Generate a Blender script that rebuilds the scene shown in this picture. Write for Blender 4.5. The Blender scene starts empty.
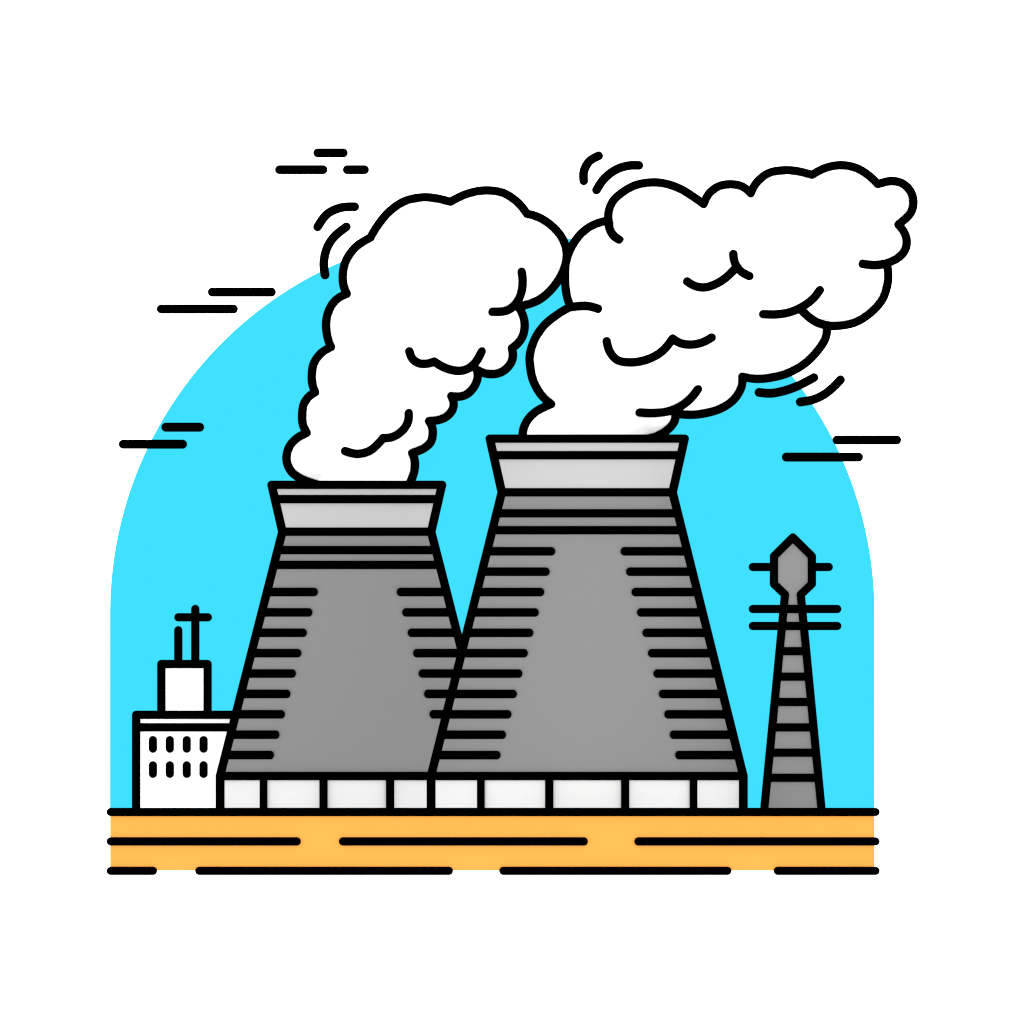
import bpy, bmesh, math
import numpy as np
from mathutils import Vector, Matrix
from mathutils.geometry import delaunay_2d_cdt

S = 0.3                 # metres per drawing unit; the larger tower stands about 112 m high
R = 4.22 * S             # radius of every black outline bar
RP = 4.45 * S            # of the steam outlines
RA = 4.6 * S             # and of the free wind and motion lines
YR, YL = 0.0, 240.0      # depth of the right (near) and left (far) cooling tower
SKY_Y = 430.0
FRONT = -58.0
COL = bpy.context.scene.collection
PI = math.pi


def X(px): return (px - 512.0) * S
def Z(py): return (812.0 - py) * S
def P(px, py, y=0.0): return Vector((X(px), y, Z(py)))


# ---------------------------------------------------------------- materials
def lin(c):
    c /= 255.0
    return c / 12.92 if c <= 0.04045 else ((c + 0.055) / 1.055) ** 2.4


def matte(name, rgb, var=0.0, scale=0.2):
    """Matt paint; var adds a faint real variation of the paint."""
    m = bpy.data.materials.new(name); m.use_nodes = True
    nt = m.node_tree; b = nt.nodes['Principled BSDF']
    b.inputs['Base Color'].default_value = (*rgb, 1)
    b.inputs['Roughness'].default_value = 1.0
    b.inputs['Specular IOR Level'].default_value = 0.0
    if var > 0:
        tc = nt.nodes.new('ShaderNodeTexCoord'); nz = nt.nodes.new('ShaderNodeTexNoise')
        nz.inputs['Scale'].default_value = scale; nz.inputs['Detail'].default_value = 3
        nt.links.new(tc.outputs['Object'], nz.inputs['Vector'])
        rp = nt.nodes.new('ShaderNodeMapRange')
        rp.inputs['To Min'].default_value = 1 - var; rp.inputs['To Max'].default_value = 1 + var
        nt.links.new(nz.outputs['Fac'], rp.inputs['Value'])
        mx = nt.nodes.new('ShaderNodeVectorMath'); mx.operation = 'SCALE'
        mx.inputs[0].default_value = rgb
        nt.links.new(rp.outputs['Result'], mx.inputs['Scale'])
        nt.links.new(mx.outputs['Vector'], b.inputs['Base Color'])
    return m


BLACK = matte('black_paint', (0.0, 0.0, 0.0))
GREY = matte('grey_concrete', (0.130, 0.130, 0.130), 0.006)
PYGREY = matte('pylon_grey_paint', (0.150, 0.150, 0.150), 0.006)
PALE = matte('pale_concrete', (0.284, 0.284, 0.284), 0.006)
OFFW = matte('off_white_panel', (0.432, 0.432, 0.432), 0.004)
WHITE = matte('white_render', (0.90, 0.90, 0.90))
STEAM = matte('white_steam', (0.97, 0.97, 0.97))
SAND = matte('orange_sand', (0.52, 0.217, 0.040), 0.008)
BOUNCE = matte('white_bounce', (0.90, 0.90, 0.90), 0.01)  # for the added, unseen light-bouncing sheet on the ground


def sky_material():
    m = bpy.data.materials.new('cyan_sky'); m.use_nodes = True
    nt = m.node_tree; nt.nodes.clear()
    e = nt.nodes.new('ShaderNodeEmission'); o = nt.nodes.new('ShaderNodeOutputMaterial')
    e.inputs['Color'].default_value = (lin(64), lin(224), lin(255), 1)
    e.inputs['Strength'].default_value = 1.0
    nt.links.new(e.outputs[0], o.inputs[0])
    return m


SKY = sky_material()


# ---------------------------------------------------------------- helpers
def obj(name, bm, mat, parent=None, smooth=False):
    me = bpy.data.meshes.new(name)
    bmesh.ops.recalc_face_normals(bm, faces=bm.faces)
    bm.to_mesh(me); bm.free()
    me.materials.append(mat)
    if smooth:
        for p in me.polygons: p.use_smooth = True
    o = bpy.data.objects.new(name, me); COL.objects.link(o)
    if parent is not None:
        o.parent = parent
        o.location = -Vector(parent.location)      # geometry is written in world metres
    return o


def tag(o, label, cat, group=None):
    o['label'] = label; o['category'] = cat
    if group: o['group'] = group
    return o


def thing(name, label, cat, loc, group=None):
    o = bpy.data.objects.new(name, None); COL.objects.link(o)
    o.location = loc; o.empty_display_size = 4
    return tag(o, label, cat, group)


def origin_to(o, c):
    """put a one-mesh thing's origin at point c"""
    c = Vector(c); o.data.transform(Matrix.Translation(-c)); o.location = c
    return o


def ball(bm, c, r, seg=20):
    bmesh.ops.create_uvsphere(bm, u_segments=seg, v_segments=seg // 2 + 2, radius=r,
                              matrix=Matrix.Translation(c))


def sweep(bm, pts, r=R, closed=False, sides=20, caps=True, flat=1.0, axis=None):
    pts = [Vector(p) for p in pts]
    q = [pts[0]]
    for p in pts[1:]:
        if (p - q[-1]).length > 1e-4: q.append(p)
    pts = q; n = len(pts)
    if closed and (pts[0] - pts[-1]).length < 1e-4: pts.pop(); n -= 1
    rings = []; nrm = None
    for i in range(n):
        if closed: t = (pts[(i + 1) % n] - pts[i - 1]).normalized()
        elif i == 0: t = (pts[1] - pts[0]).normalized()
        elif i == n - 1: t = (pts[-1] - pts[-2]).normalized()
        else: t = ((pts[i + 1] - pts[i]).normalized() + (pts[i] - pts[i - 1]).normalized()).normalized()
        if axis is not None:
            ax = axis(pts[i]); nrm = (ax - t * ax.dot(t)).normalized()
        elif nrm is None:
            a = Vector((0, 0, 1)) if abs(t.z) < 0.9 else Vector((0, 1, 0))
            nrm = t.cross(a).normalized()
        else:
            nrm = (nrm - t * nrm.dot(t)).normalized()
        bi = t.cross(nrm)
        rings.append([bm.verts.new(pts[i] + r * (flat * math.cos(2 * PI * k / sides) * nrm +
                                                 math.sin(2 * PI * k / sides) * bi)) for k in range(sides)])
    for i in range(n if closed else n - 1):
        a, b = rings[i], rings[(i + 1) % n]
        for k in range(sides):
            bm.faces.new((a[k], a[(k + 1) % sides], b[(k + 1) % sides], b[k]))
    if not closed:
        bm.faces.new(rings[0]); bm.faces.new(rings[-1][::-1])
        if caps:
            for p in (pts[0], pts[-1]):
                nv = axis(p).normalized() if axis else Vector((1, 0, 0))
                w = nv.orthogonal().normalized()
                M = Matrix((nv * flat, w, nv.cross(w))).transposed().to_4x4()
                M.translation = p
                bmesh.ops.create_uvsphere(bm, u_segments=20, v_segments=12, radius=r, matrix=M)


def bars(name, lines, mat, parent, r=R, flat=1.0, axis=None):
    """one mesh made of round-ended bars"""
    bm = bmesh.new()
    for l in lines: sweep(bm, l, r, flat=flat, axis=axis)
    return obj(name, bm, mat, parent, True)


def lathe(bm, prof, cx, cy, seg=128):
    """prof: [(radius, z)] closed profile loop or open strip"""
    rings = [[bm.verts.new((cx + r * math.cos(2 * PI * k / seg), cy + r * math.sin(2 * PI * k / seg), z))
              for k in range(seg)] for r, z in prof]
    for i in range(len(prof) - 1):
        a, b = rings[i], rings[i + 1]
        for k in range(seg):
            bm.faces.new((a[k], a[(k + 1) % seg], b[(k + 1) % seg], b[k]))
    return rings


def shell(name, prof, t, cx, cy, mat, parent):
    """hollow round wall of thickness t following the outer profile"""
    bm = bmesh.new()
    loop = list(prof) + [(r - t, z) for r, z in reversed(prof)] + [prof[0]]
    lathe(bm, loop, cx, cy)
    bmesh.ops.remove_doubles(bm, verts=bm.verts, dist=1e-4)
    o = obj(name, bm, mat, parent, True)
    o.data.set_sharp_from_angle(angle=math.radians(12))
    return o


def arc(cx, cy, z, r, a0, a1, n):
    return [Vector((cx + r * math.cos(a0 + (a1 - a0) * i / n), cy + r * math.sin(a0 + (a1 - a0) * i / n), z))
            for i in range(n + 1)]


def box(bm, x0, x1, y0, y1, z0, z1):
    v = [bm.verts.new(p) for p in ((x0, y0, z0), (x1, y0, z0), (x1, y1, z0), (x0, y1, z0),
                                   (x0, y0, z1), (x1, y0, z1), (x1, y1, z1), (x0, y1, z1))]
    for f in ((0, 1, 2, 3), (4, 5, 6, 7), (0, 1, 5, 4), (1, 2, 6, 5), (2, 3, 7, 6), (3, 0, 4, 7)):
        bm.faces.new([v[i] for i in f])


def crv(pts, step=1.5):
    """smooth centripetal curve through 2-D points"""
    if len(pts) == 2: return [tuple(pts[0]), tuple(pts[1])]
    a = [np.array(p, float) for p in pts]
    a = [2 * a[0] - a[1]] + a + [2 * a[-1] - a[-2]]
    # better end tangents: reflect the second difference
    a[0] = a[1] - (a[2] - a[1]) + 0.5 * ((a[3] - a[2]) - (a[2] - a[1]))
    a[-1] = a[-2] - (a[-3] - a[-2]) + 0.5 * ((a[-4] - a[-3]) - (a[-3] - a[-2]))
    out = []
    for i in range(1, len(a) - 2):
        p0, p1, p2, p3 = a[i - 1:i + 3]
        t0 = 0; t1 = t0 + np.linalg.norm(p1 - p0) ** .5 + 1e-6
        t2 = t1 + np.linalg.norm(p2 - p1) ** .5 + 1e-6; t3 = t2 + np.linalg.norm(p3 - p2) ** .5 + 1e-6
        n = max(2, int(np.linalg.norm(p2 - p1) / step))
        for k in range(n):
            t = t1 + (t2 - t1) * k / n
            A1 = (t1 - t) / (t1 - t0) * p0 + (t - t0) / (t1 - t0) * p1
            A2 = (t2 - t) / (t2 - t1) * p1 + (t - t1) / (t2 - t1) * p2
            A3 = (t3 - t) / (t3 - t2) * p2 + (t - t2) / (t3 - t2) * p3
            B1 = (t2 - t) / (t2 - t0) * A1 + (t - t0) / (t2 - t0) * A2
            B2 = (t3 - t) / (t3 - t1) * A2 + (t - t1) / (t3 - t1) * A3
            out.append(tuple((t2 - t) / (t2 - t1) * B1 + (t - t1) / (t2 - t1) * B2))
    out.append(tuple(a[-2]))
    return out


def fr(ox, oy, pts, s=5.12): return [(ox + x / s, oy + y / s) for x, y in pts]


# ---------------------------------------------------------------- world, sun, camera
W = 2.40
scn = bpy.context.scene
world = bpy.data.worlds.new('World'); scn.world = world; world.use_nodes = True
bg = world.node_tree.nodes['Background']
bg.inputs['Color'].default_value = (1, 1, 1, 1)          # bright, even, white overcast
bg.inputs['Strength'].default_value = W
sun = bpy.data.lights.new('sun', 'SUN'); sun.energy = 0.5; sun.angle = math.radians(12)
sun.color = (1.0, 0.995, 0.985)
so = bpy.data.objects.new('sun', sun); COL.objects.link(so)
so.rotation_euler = (math.radians(76), 0, 0); so.location = (0, -200, 250)

cam = bpy.data.cameras.new('camera'); cam.type = 'ORTHO'; cam.ortho_scale = 1024 * S
cam.clip_start = 1; cam.clip_end = 3000
co = bpy.data.objects.new('camera', cam); COL.objects.link(co)
co.location = (0, -500, Z(512)); co.rotation_euler = (PI / 2, 0, 0)
scn.camera = co
scn.view_settings.view_transform = 'Standard'; scn.view_settings.look = 'None'
scn.view_settings.exposure = 0; scn.view_settings.gamma = 1
scn.cycles.max_bounces = 10; scn.cycles.diffuse_bounces = 8
scn.cycles.use_denoising = True
scn.cycles.filter_width = 1.2

# ---------------------------------------------------------------- sky backdrop and ground
bm = bmesh.new()
C0, RAD = (492.3, 613.0), 382.3
out = [(C0[0] - RAD, 812.0)]
out += [(C0[0] - RAD * math.cos(PI * i / 160), C0[1] - RAD * math.sin(PI * i / 160)) for i in range(161)]
out += [(C0[0] + RAD, 812.0)]
f = [bm.verts.new(P(x, y, SKY_Y)) for x, y in out]
b = [bm.verts.new(P(x, y, SKY_Y + 2)) for x, y in out]
bm.faces.new(f); bm.faces.new(b[::-1])
for i in range(len(f)):
    j = (i + 1) % len(f); bm.faces.new((f[i], b[i], b[j], f[j]))
sky = obj('sky', bm, SKY); sky['kind'] = 'structure'

GX0, GX1, GZ = X(110.2), X(874.5), Z(870.6)
bm = bmesh.new(); box(bm, GX0, GX1, FRONT, SKY_Y + 2, GZ, -0.02)
ground = obj('ground', bm, SAND); ground['kind'] = 'structure'
# thin unseen white sheet added to bounce light up, set back from the edge
bm = bmesh.new(); box(bm, GX0 + 3, GX1 - 3, FRONT + 3, SKY_Y - 1, -0.016, 0.0)
reflector = obj('bounce_sheet', bm, BOUNCE); reflector['kind'] = 'structure'
# black kerb round the top edge of the ground block
x0, x1 = X(110.7), X(875.6)
kerb = bars('kerb_edge', [[(x0, FRONT, 0), (x1, FRONT, 0)], [(x0, FRONT, 0), (x0, SKY_Y, 0)],
                          [(x1, FRONT, 0), (x1, SKY_Y, 0)]], BLACK, ground)
STRATA = [(841.4, 110.7, 296.8), (841.4, 343.0, 583.8), (841.4, 638.4, 875.6),
          (870.9, 110.7, 153.0), (870.9, 199.3, 448.9), (870.9, 503.3, 727.4), (870.9, 777.7, 875.6)]
for y, a, c in STRATA:
    bars('soil_line', [[P(a, y, FRONT), P(c, y, FRONT)]], BLACK, ground)


# ---------------------------------------------------------------- cooling towers
def flank_rib(name, prof, side, cx, cy, half, parent):
    """broad rounded rib running down one flank, thickest in its middle; prof = [(radius, z)]"""
    bm = bmesh.new(); rows = []; n = 20
    for r, z in prof:
        th = math.acos((r - half) / (r + 0.12)); row = []
        for i in range(n + 1):
            u = -1 + 2 * i / n; a = th * u
            ro = r + 0.12 + (half - 0.12) * (1 - abs(u) ** 2.5)
            row.append(bm.verts.new((cx + side * ro * math.cos(a), cy + ro * math.sin(a), z)))
        for i in range(n, -1, -1):
            a = th * (-1 + 2 * i / n); ri = r - 0.5
            row.append(bm.verts.new((cx + side * ri * math.cos(a), cy + ri * math.sin(a), z)))
        rows.append(row)
    m = len(rows[0])
    for a, b in zip(rows, rows[1:]):
        for k in range(m): bm.faces.new((a[k], a[(k + 1) % m], b[(k + 1) % m], b[k]))
    bm.faces.new(rows[0]); bm.faces.new(rows[-1][::-1])
    return obj(name, bm, BLACK, parent)


def cooling_tower(cx, Y, yt, rt, yl2, yw, rw, ylines, yfirst, rows, endl, endr, rb, label):
    CX = X(cx)
    t = thing('cooling_tower', label, 'cooling tower', (CX, Y, 0), 'cooling towers of the power plant')
    ZB = Z(776.0)

    def rad(py):
        if py <= yw: return (rt + (rw - rt) * (py - yt) / (yw - yt)) * S
        return (rw + (rb - rw) * min(1, (py - yw) / (776.0 - yw))) * S
    shell('shell', [(rb * S, ZB), (rw * S, Z(yw))], 1.2, CX, Y, GREY, t)
    shell('flared_rim', [(rw * S + .003, Z(yw) + .003), (rt * S, Z(yt))], 1.2, CX, Y, PALE, t)
    shell('base_wall', [(rb * S - .05, 0.0), (rb * S - .05, ZB - .003)], 1.0, CX, Y, OFFW, t)
    radial = lambda p: Vector((p.x - CX, p.y - Y, 0))
    for py in [yt, yl2, yw] + list(ylines) + [776.0]:
        bm = bmesh.new()
        sweep(bm, arc(CX, Y, Z(py), rad(py) + (0 if py == yt else .25 * R), 0, 2 * PI, 144), R, closed=True, axis=radial,
              flat=1.0 if py == yt else 0.45)
        obj('ring', bm, BLACK, t, True)
    # drawn shading lines, built as raised black arcs round the two flanks
    for k in range(rows):
        py = yfirst + 20.38 * k; r = rad(py)
        for side, px in ((-1, endl(k)), (1, endr(k))):
            dx = (px - cx) * S
            if abs(dx) >= r: continue
            a = math.asin(max(-1, min(1, abs(dx) / r)))       # angle from the front
            h = PI / 2 - a                                     # half sweep round the flank
            mid = PI if side < 0 else 0.0
            bars('shading_line', [arc(CX, Y, Z(py), r + .27 * R, mid - h, mid + h, 40)], BLACK, t, R * 1.03, 0.3, radial)
    for side in (-1, 1):
        flank_rib('rib', [(rt * S, Z(yt)), (rw * S, Z(yw)), (rb * S, ZB)], side, CX, Y, R * 1.03, t)
        flank_rib('column', [(rb * S, 0.0), (rb * S, ZB)], side, CX, Y, R, t)
    for d in (-166.1, -137.7, -42.3, -13.9, 13.9, 42.3, 137.7, 166.1):
        a = math.radians(d - 90); rc = rb * S + R * .4
        x, y = CX + rc * math.cos(a), Y + rc * math.sin(a)
        bars('column', [[(x, y, 0.3), (x, y, ZB)]], BLACK, t, R, 0.8, radial)
    return t


cooling_tower(356.8, YL, 484.8, 85.4, 499.1, 531.7, 74.6, (550.1, 564.9), 592.0, 9,
              lambda k: 314.6 - 5.42 * k, lambda k: 400.0 + 5.4 * k + (5 if k > 6 else 0), 137.0,
              'smaller grey cooling tower on the left, partly hidden behind the bigger tower')
cooling_tower(587.2, YR, 438.6, 97.6, 455.2, 492.3, 85.6, (513.3, 530.2), 551.3, 11,
              lambda k: 551.6 - 5.4 * k, lambda k: 624.1 + 5.4 * k, 156.4,
              'taller and wider grey cooling tower standing in front, beside the pylon')


# ---------------------------------------------------------------- steam plumes
def plume(label, cy, base_x, rim_y, rt, rw, segs, strokes, depth=0.58):
    """segs: smooth curves that follow each other round the outline, from the mouth and back to it"""
    outline = []
    curves = [crv(s) for s in segs]
    for c in curves:
        outline += c if not outline else c[1:]
    poly = np.array(outline)
    # the steam reaches a little down into the tower mouth
    a, c = poly[0].copy(), poly[-1].copy()
    low = rim_y + 45
    poly = np.vstack([[base_x - rw + 7, low], [base_x - rt + 9, rim_y + 3], poly,
                      [base_x + rt - 9, rim_y + 3], [base_x + rw - 7, low]])
    # resample and drop near-doubles
    pts = [poly[0]]
    for p in poly[1:]:
        if np.hypot(*(p - pts[-1])) > 1.2: pts.append(p)
    poly = np.array(pts)
    g = 2.0
    mn = poly.min(0) - 6; mx = poly.max(0) + 6
    nx, ny = int((mx[0] - mn[0]) / g) + 1, int((mx[1] - mn[1]) / g) + 1
    gx, gy = np.meshgrid(mn[0] + g * np.arange(nx), mn[1] + g * np.arange(ny))

    def inside(x, y):
        ins = np.zeros(x.shape, bool); n = len(poly)
        for i in range(n):
            x1, y1 = poly[i]; x2, y2 = poly[(i + 1) % n]
            if y1 == y2: continue
            cnd = ((y1 > y) != (y2 > y)) & (x < (x2 - x1) * (y - y1) / (y2 - y1) + x1)
            ins ^= cnd
        return ins
    m = inside(gx, gy)
    dist = np.full(gx.shape, 1e9)                 # distance of grid nodes to the outline
    for (x, y) in poly: dist = np.minimum(dist, np.hypot(gx - x, gy - y))
    m &= dist > 4.0                               # the body starts inside the outline bar
    u = np.zeros(gx.shape)
    w = 1.9
    par = (np.add.outer(np.arange(ny), np.arange(nx)) % 2).astype(bool)
    for it in range(500):
        for c in (par, ~par):
            nb = np.zeros_like(u)
            nb[1:-1, 1:-1] = (u[:-2, 1:-1] + u[2:, 1:-1] + u[1:-1, :-2] + u[1:-1, 2:] + 4 * g * g) / 4
            sel = m & c
            u[sel] += w * (nb[sel] - u[sel])
    # puffs: the drawn curls are valleys between billows, so pull the surface in along them
    H = np.sqrt(np.maximum(u, 0)) * depth
    dcurl = np.full(gx.shape, 1e9)
    curl = [crv(s) for s in strokes]
    for s in curl:
        for (x, y) in s[::2]:
            dcurl = np.minimum(dcurl, np.hypot(gx - x, gy - y))
    H *= 1 - 0.05 * np.exp(-(dcurl / 9.0) ** 2)
    # where it leaves the mouth the steam is a full, upright column
    wy = np.clip((gy - (rim_y - 40)) / 25.0, 0, 1); wy = wy * wy * (3 - 2 * wy)
    H = np.where(m, np.maximum(H, wy * 30 * (1 - np.exp(-np.maximum(dist - 4, 0) / 3.0))), 0)
    Hmax = H.copy()
    rr = 2
    for dy in range(-rr, rr + 1):
        for dx in range(-rr, rr + 1):
            if dx * dx + dy * dy <= rr * rr:
                Hmax = np.maximum(Hmax, np.roll(np.roll(H, dy, 0), dx, 1))

    def samp(A, x, y):
        fx = min(max((x - mn[0]) / g, 0), nx - 1.001); fy = min(max((y - mn[1]) / g, 0), ny - 1.001)
        i, j = int(fx), int(fy); a, c = fx - i, fy - j
        return ((A[j, i] * (1 - a) + A[j, i + 1] * a) * (1 - c) + (A[j + 1, i] * (1 - a) + A[j + 1, i + 1] * a) * c)
    js, is_ = np.where(dist > 4.9)
    keep = m[js, is_]; js, is_ = js[keep], is_[keep]
    inner = [(gx[j, i], gy[j, i]) for j, i in zip(js, is_) if (i % 2 == 0 and j % 2 == 0) or dist[j, i] < 10]
    # a clean rim of points 4 units inside the outline, where front and back of the body meet
    ring = []
    for (x, y) in poly:
        for a in range(24):
            ring.append((x + 4.0 * math.cos(a * PI / 12), y + 4.0 * math.sin(a * PI / 12)))
    ring = np.array(ring)
    dmin = np.full(len(ring), 1e9)
    for (x, y) in poly: dmin = np.minimum(dmin, np.hypot(ring[:, 0] - x, ring[:, 1] - y))
    ring = ring[(dmin > 3.93) & inside(ring[:, 0], ring[:, 1])]
    rim = []
    for p in ring:
        if not rim or np.min(np.hypot(*(np.array(rim) - p).T)) > 0.7: rim.append(tuple(p))
    n = len(poly)
    cds = [Vector(p) for p in poly] + [Vector(p) for p in rim] + [Vector(p) for p in inner]
    nrim = (n, n + len(rim))
    edges = [(i, (i + 1) % n) for i in range(n)]
    v, e, fcs, ov, *_ = delaunay_2d_cdt(cds, edges, [], 1, 1e-4)
    bm = bmesh.new(); front = []; back = []
    used = sorted({i for f in fcs for i in f}); bset = set()
    cnt = {}
    for f in fcs:
        for k in range(len(f)):
            ed = tuple(sorted((f[k], f[(k + 1) % len(f)]))); cnt[ed] = cnt.get(ed, 0) + 1
    for ed, c in cnt.items():
        if c == 1: bset.update(ed)
    fv, bv = {}, {}
    for i in used:
        x, y = v[i]
        h = 0 if (i in bset or any(k < nrim[1] for k in ov[i])) else max(samp(H, x, y), 0.3) * S
        if h < 1e-6: bset.add(i)
        fv[i] = bm.verts.new((X(x), cy - h, Z(y)))
        bv[i] = fv[i] if i in bset else bm.verts.new((X(x), cy + h, Z(y)))
    for f in fcs:
        if all(i in bset for i in f): continue
        bm.faces.new([fv[i] for i in f])
        try: bm.faces.new([bv[i] for i in reversed(f)])
        except ValueError: pass
    bmesh.ops.delete(bm, geom=[q for q in bm.verts if not q.link_faces], context='VERTS')
    t = thing('steam_plume', label, 'steam plume', (X(base_x), cy, Z(rim_y)), 'plumes of white steam')
    obj('steam_body', bm, STEAM, t, True)
    bm = bmesh.new()
    for c in curves:
        sweep(bm, [P(x, y, cy) for x, y in c], RP)
    obj('outline', bm, BLACK, t, True)
    for c in curl:
        hs = np.array([samp(Hmax, x, y) for x, y in c])
        k = 4
        pad = np.pad(hs, k, mode='edge'); sm = np.array([pad[i:i + 2 * k + 1].mean() for i in range(len(hs))])
        hs = np.maximum(sm, 0)
        bars('curl', [[P(x, y, cy - h * S) for (x, y), h in zip(c, hs)]], BLACK, t, RP, 0.75,
             lambda p: Vector((0, 1, 0)))
    return t


A, B, C, D = (260, 170), (400, 170), (260, 320), (400, 320)
E, F, G, H_ = (510, 260), (550, 130), (730, 130), (670, 260)
left_segs = [
    fr(*C, [(290, 842), (215, 815), (160, 775), (136, 715), (150, 650), (190, 605), (240, 578)]),
    fr(*C, [(240, 578), (220, 535), (216, 490), (225, 430), (250, 393), (283, 370)]),
    fr(*C, [(283, 370), (268, 325), (266, 280), (275, 225), (310, 173), (365, 138)]),
    fr(*A, [(364, 908), (345, 850), (339, 780), (355, 715), (390, 665), (445, 634)]),
    fr(*A, [(445, 634), (428, 590), (425, 530), (440, 465), (490, 395), (566, 346)]),
    fr(*A, [(566, 346), (600, 288), (660, 215), (740, 160), (835, 140), (900, 145), (975, 163)]),
    fr(*B, [(258, 163), (330, 127), (400, 108), (460, 105), (530, 118), (590, 155), (625, 190), (650, 225)]),
    fr(*B, [(650, 225), (705, 240), (770, 280), (825, 340), (852, 410), (852, 460), (830, 530), (780, 605),
            (710, 665), (608, 700)]),
    fr(*B, [(608, 700), (632, 755), (638, 800), (628, 850), (605, 885), (572, 913)]),
    fr(*D, [(572, 145), (578, 180), (570, 215), (540, 253), (505, 272), (465, 277), (425, 270), (393, 254)]),
    fr(*D, [(393, 254), (397, 295), (380, 340), (345, 378), (305, 392), (262, 389)]),
    fr(*D, [(262, 389), (274, 425), (268, 460), (240, 493), (200, 511), (148, 517)]),
    fr(*D, [(148, 517), (165, 552), (167, 590), (155, 628), (120, 658), (62, 681)]),
    fr(*D, [(62, 681), (75, 720), (75, 760), (67, 795), (48, 842)]),
]
left_str = [
    fr(*B, [(623, 521), (628, 570), (620, 630), (590, 690), (545, 720), (472, 726)]),
    fr(*D, [(48, 160), (65, 200), (100, 222), (140, 223), (175, 213)]),
    fr(*D, [(175, 213), (220, 240), (270, 257), (310, 260), (350, 248), (388, 215), (418, 160)]),
    fr(*C, [(436, 671), (500, 685), (560, 670), (600, 638), (630, 604)]),
    fr(*C, [(630, 604), (680, 598), (730, 565), (758, 520), (761, 476)]),
]
plume('rounded white steam plume rising from the smaller left cooling tower', YL, 356.8, 484.8, 85.4, 74.6, left_segs, left_str)

right_segs = [
    fr(*E, [(66, 914), (68, 870), (90, 820), (135, 775), (212, 738)]),
    fr(*E, [(212, 738), (160, 690), (120, 620), (103, 540), (103, 480), (130, 400), (180, 330), (250, 275), (310, 240)]),
    fr(*F, [(105, 905), (85, 840), (78, 760), (82, 680), (110, 600), (160, 530), (220, 487), (300, 462)]),
    fr(*F, [(300, 462), (300, 420), (322, 365), (370, 320), (440, 282), (530, 268), (600, 277), (670, 303),
            (735, 343), (787, 380)]),
    fr(*F, [(787, 380), (815, 325), (865, 288), (930, 278), (985, 290), (1028, 325)]),
    fr(*G, [(106, 325), (140, 265), (200, 220), (285, 206), (350, 212), (420, 230)]),
    fr(*G, [(420, 230), (490, 194), (570, 180), (650, 196), (710, 233), (757, 277)]),
    fr(*G, [(757, 277), (830, 261), (885, 275), (925, 315), (939, 370), (925, 425), (862, 484)]),
    fr(*G, [(862, 484), (895, 530), (905, 575), (893, 620), (860, 655), (803, 682)]),
    fr(*G, [(803, 682), (810, 740), (806, 790), (780, 867), (720, 935), (640, 985), (540, 1003), (496, 999)]),
    fr(*H_, [(805, 336), (796, 400), (755, 465), (690, 530), (600, 580), (510, 603), (440, 608), (370, 597)]),
    fr(*H_, [(370, 597), (365, 650), (330, 710), (270, 755), (190, 782), (110, 792), (27, 786)]),
    fr(*E, [(846, 786), (842, 825), (805, 870), (745, 905), (700, 914)]),
]
right_str = [
    fr(*E, [(310, 242), (350, 236), (400, 236), (452, 250)]),
    fr(*F, [(300, 462), (305, 505), (325, 540), (357, 563)]),
    fr(*G, [(803, 684), (740, 692), (678, 685)]),
    fr(*H_, [(805, 336), (750, 318), (705, 287), (668, 250)]),
    fr(*H_, [(477, 277), (550, 278), (620, 265), (680, 237), (730, 200), (767, 154)]),
    fr(*H_, [(88, 110), (130, 134), (180, 140), (240, 120), (290, 87), (335, 42)]),
    fr(*G, [(17, 635), (25, 680), (55, 723), (99, 748)]),
    fr(*E, [(495, 416), (512, 470), (550, 512), (620, 524), (700, 510), (775, 470), (833, 402)]),
    fr(*H_, [(14, 402), (55, 426), (110, 433), (165, 422), (213, 397)]),
    fr(*E, [(664, 780), (740, 783), (820, 772), (880, 745), (930, 703), (962, 661)]),
]
plume('wide white steam plume drifting right above the taller cooling tower', YR, 587.2, 438.6, 97.6, 85.6, right_segs, right_str)

# ---------------------------------------------------------------- plant building behind the left tower
BY0, BY1 = YL + 46.0, YL + 74.0
bx0, bx1 = 136.1, 252.0
bt = thing('plant_building', 'small white plant building with two rows of oval windows, behind the left tower',
           'building', (X(194), (BY0 + BY1) / 2, 0))
bm = bmesh.new(); box(bm, X(bx0), X(bx1), BY0, BY1, 0, Z(714.8))
obj('wall', bm, WHITE, bt)


def rect(x0, x1, y0, y1, z):
    return [[(x0, y0, z), (x1, y0, z)], [(x1, y0, z), (x1, y1, z)], [(x1, y1, z), (x0, y1, z)], [(x0, y1, z), (x0, y0, z)]]


def posts(x0, x1, y0, y1, z0, z1):
    return [[(x, y, z0), (x, y, z1)] for x in (x0, x1) for y in (y0, y1)]


for l in posts(X(bx0), X(bx1), BY0, BY1, 0, Z(714.8)): bars('corner_trim', [l], BLACK, bt)
bars('roof_edge', rect(X(bx0), X(bx1), BY0, BY1, Z(714.8)), BLACK, bt)
bars('cornice', rect(X(bx0), X(bx1), BY0, BY1, Z(727.3)), BLACK, bt)


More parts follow.
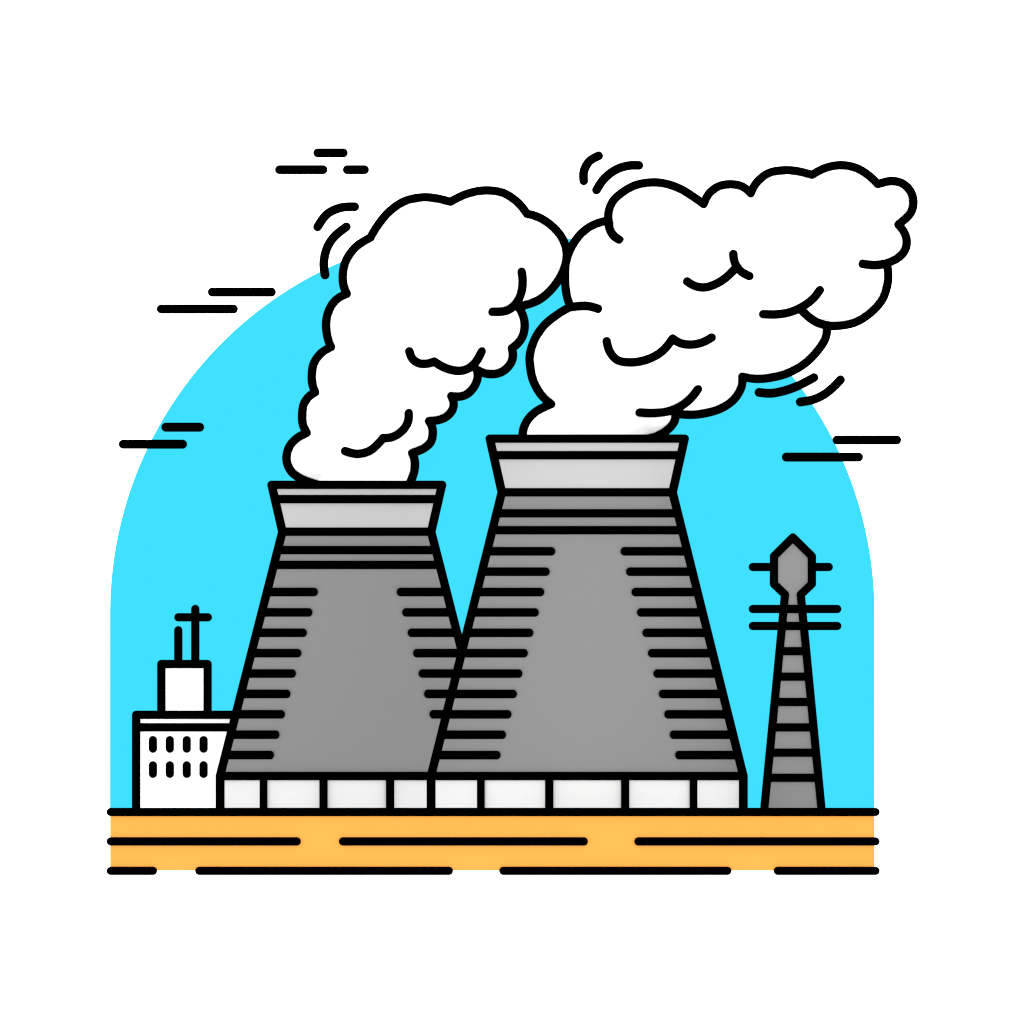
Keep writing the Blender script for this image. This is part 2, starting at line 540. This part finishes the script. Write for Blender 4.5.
def pill(cx, z0, z1, r, y0, y1):
    bm = bmesh.new(); n = 14; pts = []
    for i in range(n + 1):
        a = PI * i / n; pts.append((cx + r * math.cos(a), z1 - r + r * math.sin(a)))
    for i in range(n + 1):
        a = PI + PI * i / n; pts.append((cx + r * math.cos(a), z0 + r + r * math.sin(a)))
    f = [bm.verts.new((x, y0, z)) for x, z in pts]; b = [bm.verts.new((x, y1, z)) for x, z in pts]
    bm.faces.new(f); bm.faces.new(b[::-1])
    for i in range(len(f)):
        j = (i + 1) % len(f); bm.faces.new((f[i], b[i], b[j], f[j]))
    return bm


for ya, yb in ((735.9, 752.8), (761.1, 778.0)):
    for px in (152.9, 169.8, 186.7, 203.5):
        obj('window', pill(X(px), Z(yb), Z(ya), 4.15 * S, BY0 - 0.25, BY0 + 0.3), BLACK, bt)
ux0, ux1 = X(161.3), X(207.6); uy0, uy1 = BY0 + 4.0, BY0 + 18.0
bm = bmesh.new(); box(bm, ux0, ux1, uy0, uy1, Z(714.8) + .01, Z(664.0))
ub = obj('roof_block', bm, WHITE, bt)


def child(o, par):                                  # hang a sub-part under a part
    o.parent = par; o.location = (0, 0, 0)
    return o


child(bars('block_trim', posts(ux0, ux1, uy0, uy1, Z(714.8), Z(664.0)) + rect(ux0, ux1, uy0, uy1, Z(664.0)), BLACK, None), ub)
ym = (uy0 + uy1) / 2
bars('antenna', [[P(178.3, 664, ym), P(178.3, 630.2, ym)]], BLACK, bt)
mast = bars('mast', [[P(195.3, 664, ym), P(195.3, 608.9, ym)]], BLACK, bt)
child(bars('crossbar', [[P(178.3, 617.3, ym), P(207.9, 617.3, ym)]], BLACK, None), mast)

# ---------------------------------------------------------------- power pylon
PX, PY = 792.9, 6.0
pt = thing('power_pylon', 'grey electricity pylon with black bands, three cross arms and a pointed head',
           'pylon', (X(PX), PY, 0))


def square_loft(prof, dep=None):
    """prof: [(half width in drawing units, py)] -> square section solid"""
    bm = bmesh.new(); rings = []
    for h, py in prof:
        h *= S; d = h if dep is None else dep * S
        rings.append([bm.verts.new((X(PX) + sx * h, PY + sy * d, Z(py))) for sx, sy in ((-1, -1), (1, -1), (1, 1), (-1, 1))])
    for a, b in zip(rings, rings[1:]):
        for k in range(4): bm.faces.new((a[k], a[(k + 1) % 4], b[(k + 1) % 4], b[k]))
    bm.faces.new(rings[0]); bm.faces.new(rings[-1][::-1])
    return bm


def corner_lines(prof, dep=None):
    ls = []
    for (h0, p0), (h1, p1) in zip(prof, prof[1:]):
        for sx in (-1, 1):
            for sy in (-1, 1):
                d0, d1 = (h0, h1) if dep is None else (dep, dep)
                ls.append([(X(PX) + sx * h0 * S, PY + sy * d0 * S, Z(p0)), (X(PX) + sx * h1 * S, PY + sy * d1 * S, Z(p1))])
    return ls


body = [(28.9, 811.9), (7.9, 594.7)]
head = [(7.85, 595.4), (7.85, 594.6), (19.0, 584.0), (19.0, 556.2), (0.01, 537.4)]
obj('body', square_loft(body), PYGREY, pt)
hd = obj('head', square_loft(head, 7.85), PYGREY, pt)
child(bars('head_trim', corner_lines(head, 7.9), BLACK, None), hd)
for l in corner_lines(body): bars('corner_trim', [l], BLACK, pt)
for py in (609.0, 626.0, 651.2, 676.7, 702.0, 727.4, 752.7, 777.8):
    h = (28.9 + (7.9 - 28.9) * (812 - py) / (812 - 594.7)) * S
    bars('band', rect(X(PX) - h, X(PX) + h, PY - h, PY + h, Z(py)), BLACK, pt)
for py, a, c in ((567.0, 752.8, 828.8), (609.0, 752.8, 837.3), (626.0, 752.8, 837.3)):
    bars('cross_arm', [[P(a, py, PY), P(c, py, PY)]], BLACK, pt)

# ---------------------------------------------------------------- wind lines hanging in the air
WG = 'short straight wind lines in the air'
WIND = [
    (152.9, 317.8, 343.3, 'topmost short black wind line, high at the upper left'),
    (169.7, 279.5, 323.0, 'black wind line high at the upper left, longer of the pair below the topmost'),
    (169.7, 347.3, 364.5, 'shortest black wind line, high above the left steam plume'),
    (292.1, 212.3, 271.4, 'black wind line just outside the blue sky arch, upper of the middle left pair'),
    (309.0, 161.2, 233.4, 'longest left wind line, lower of the pair outside the sky arch'),
    (427.2, 165.8, 199.7, 'short black wind line wholly over the blue sky at far left'),
    (444.2, 123.2, 182.6, 'black wind line crossing the left edge of the blue sky arch'),
    (440.0, 837.0, 896.8, 'black wind line on white, right of the blue sky arch'),
    (457.1, 786.3, 858.6, 'black wind line crossing the right edge of the blue sky arch'),
]
for y, a, c, lab in WIND:
    wy = YL if a < 500 else 30.0
    o = bars('wind_line', [[P(a, y, wy), P(c, y, wy)]], BLACK, None, RA)
    origin_to(o, P((a + c) / 2, y, wy)); tag(o, lab, 'wind line', WG)
MG = 'curved motion lines beside the steam'
MOVE = [
    (fr(*A, [(295, 291), (345, 225), (410, 194), (485, 188)]), YL,
     'upper outer curved motion line left of the left steam plume'),
    (fr(*A, [(333, 537), (327, 470), (345, 395), (380, 342), (442, 291)]), YL,
     'longer inner curved motion line hugging the left steam plume'),
    (fr(*F, [(173, 260), (174, 210), (200, 162), (249, 132)]), YR,
     'small outer curved motion line above the left end of the right plume'),
    (fr(*F, [(238, 307), (280, 247), (340, 202), (400, 183), (455, 181)]), YR,
     'longer inner curved motion line just above the top of the right plume'),
    (fr(*H_, [(456, 678), (520, 682), (590, 668), (660, 642), (737, 602)]), YR,
     'longer curved motion line tucked under the right plume'),
    (fr(*H_, [(667, 727), (735, 714), (790, 688), (835, 652), (873, 613)]), YR,
     'outer curved motion line below the right plume, over the sky arch edge'),
]
for pts, y, lab in MOVE:
    c = crv(pts)
    o = bars('motion_line', [[P(a, b, y) for a, b in c]], BLACK, None, RA)
    m = c[len(c) // 2]; origin_to(o, P(m[0], m[1], y)); tag(o, lab, 'motion line', MG)
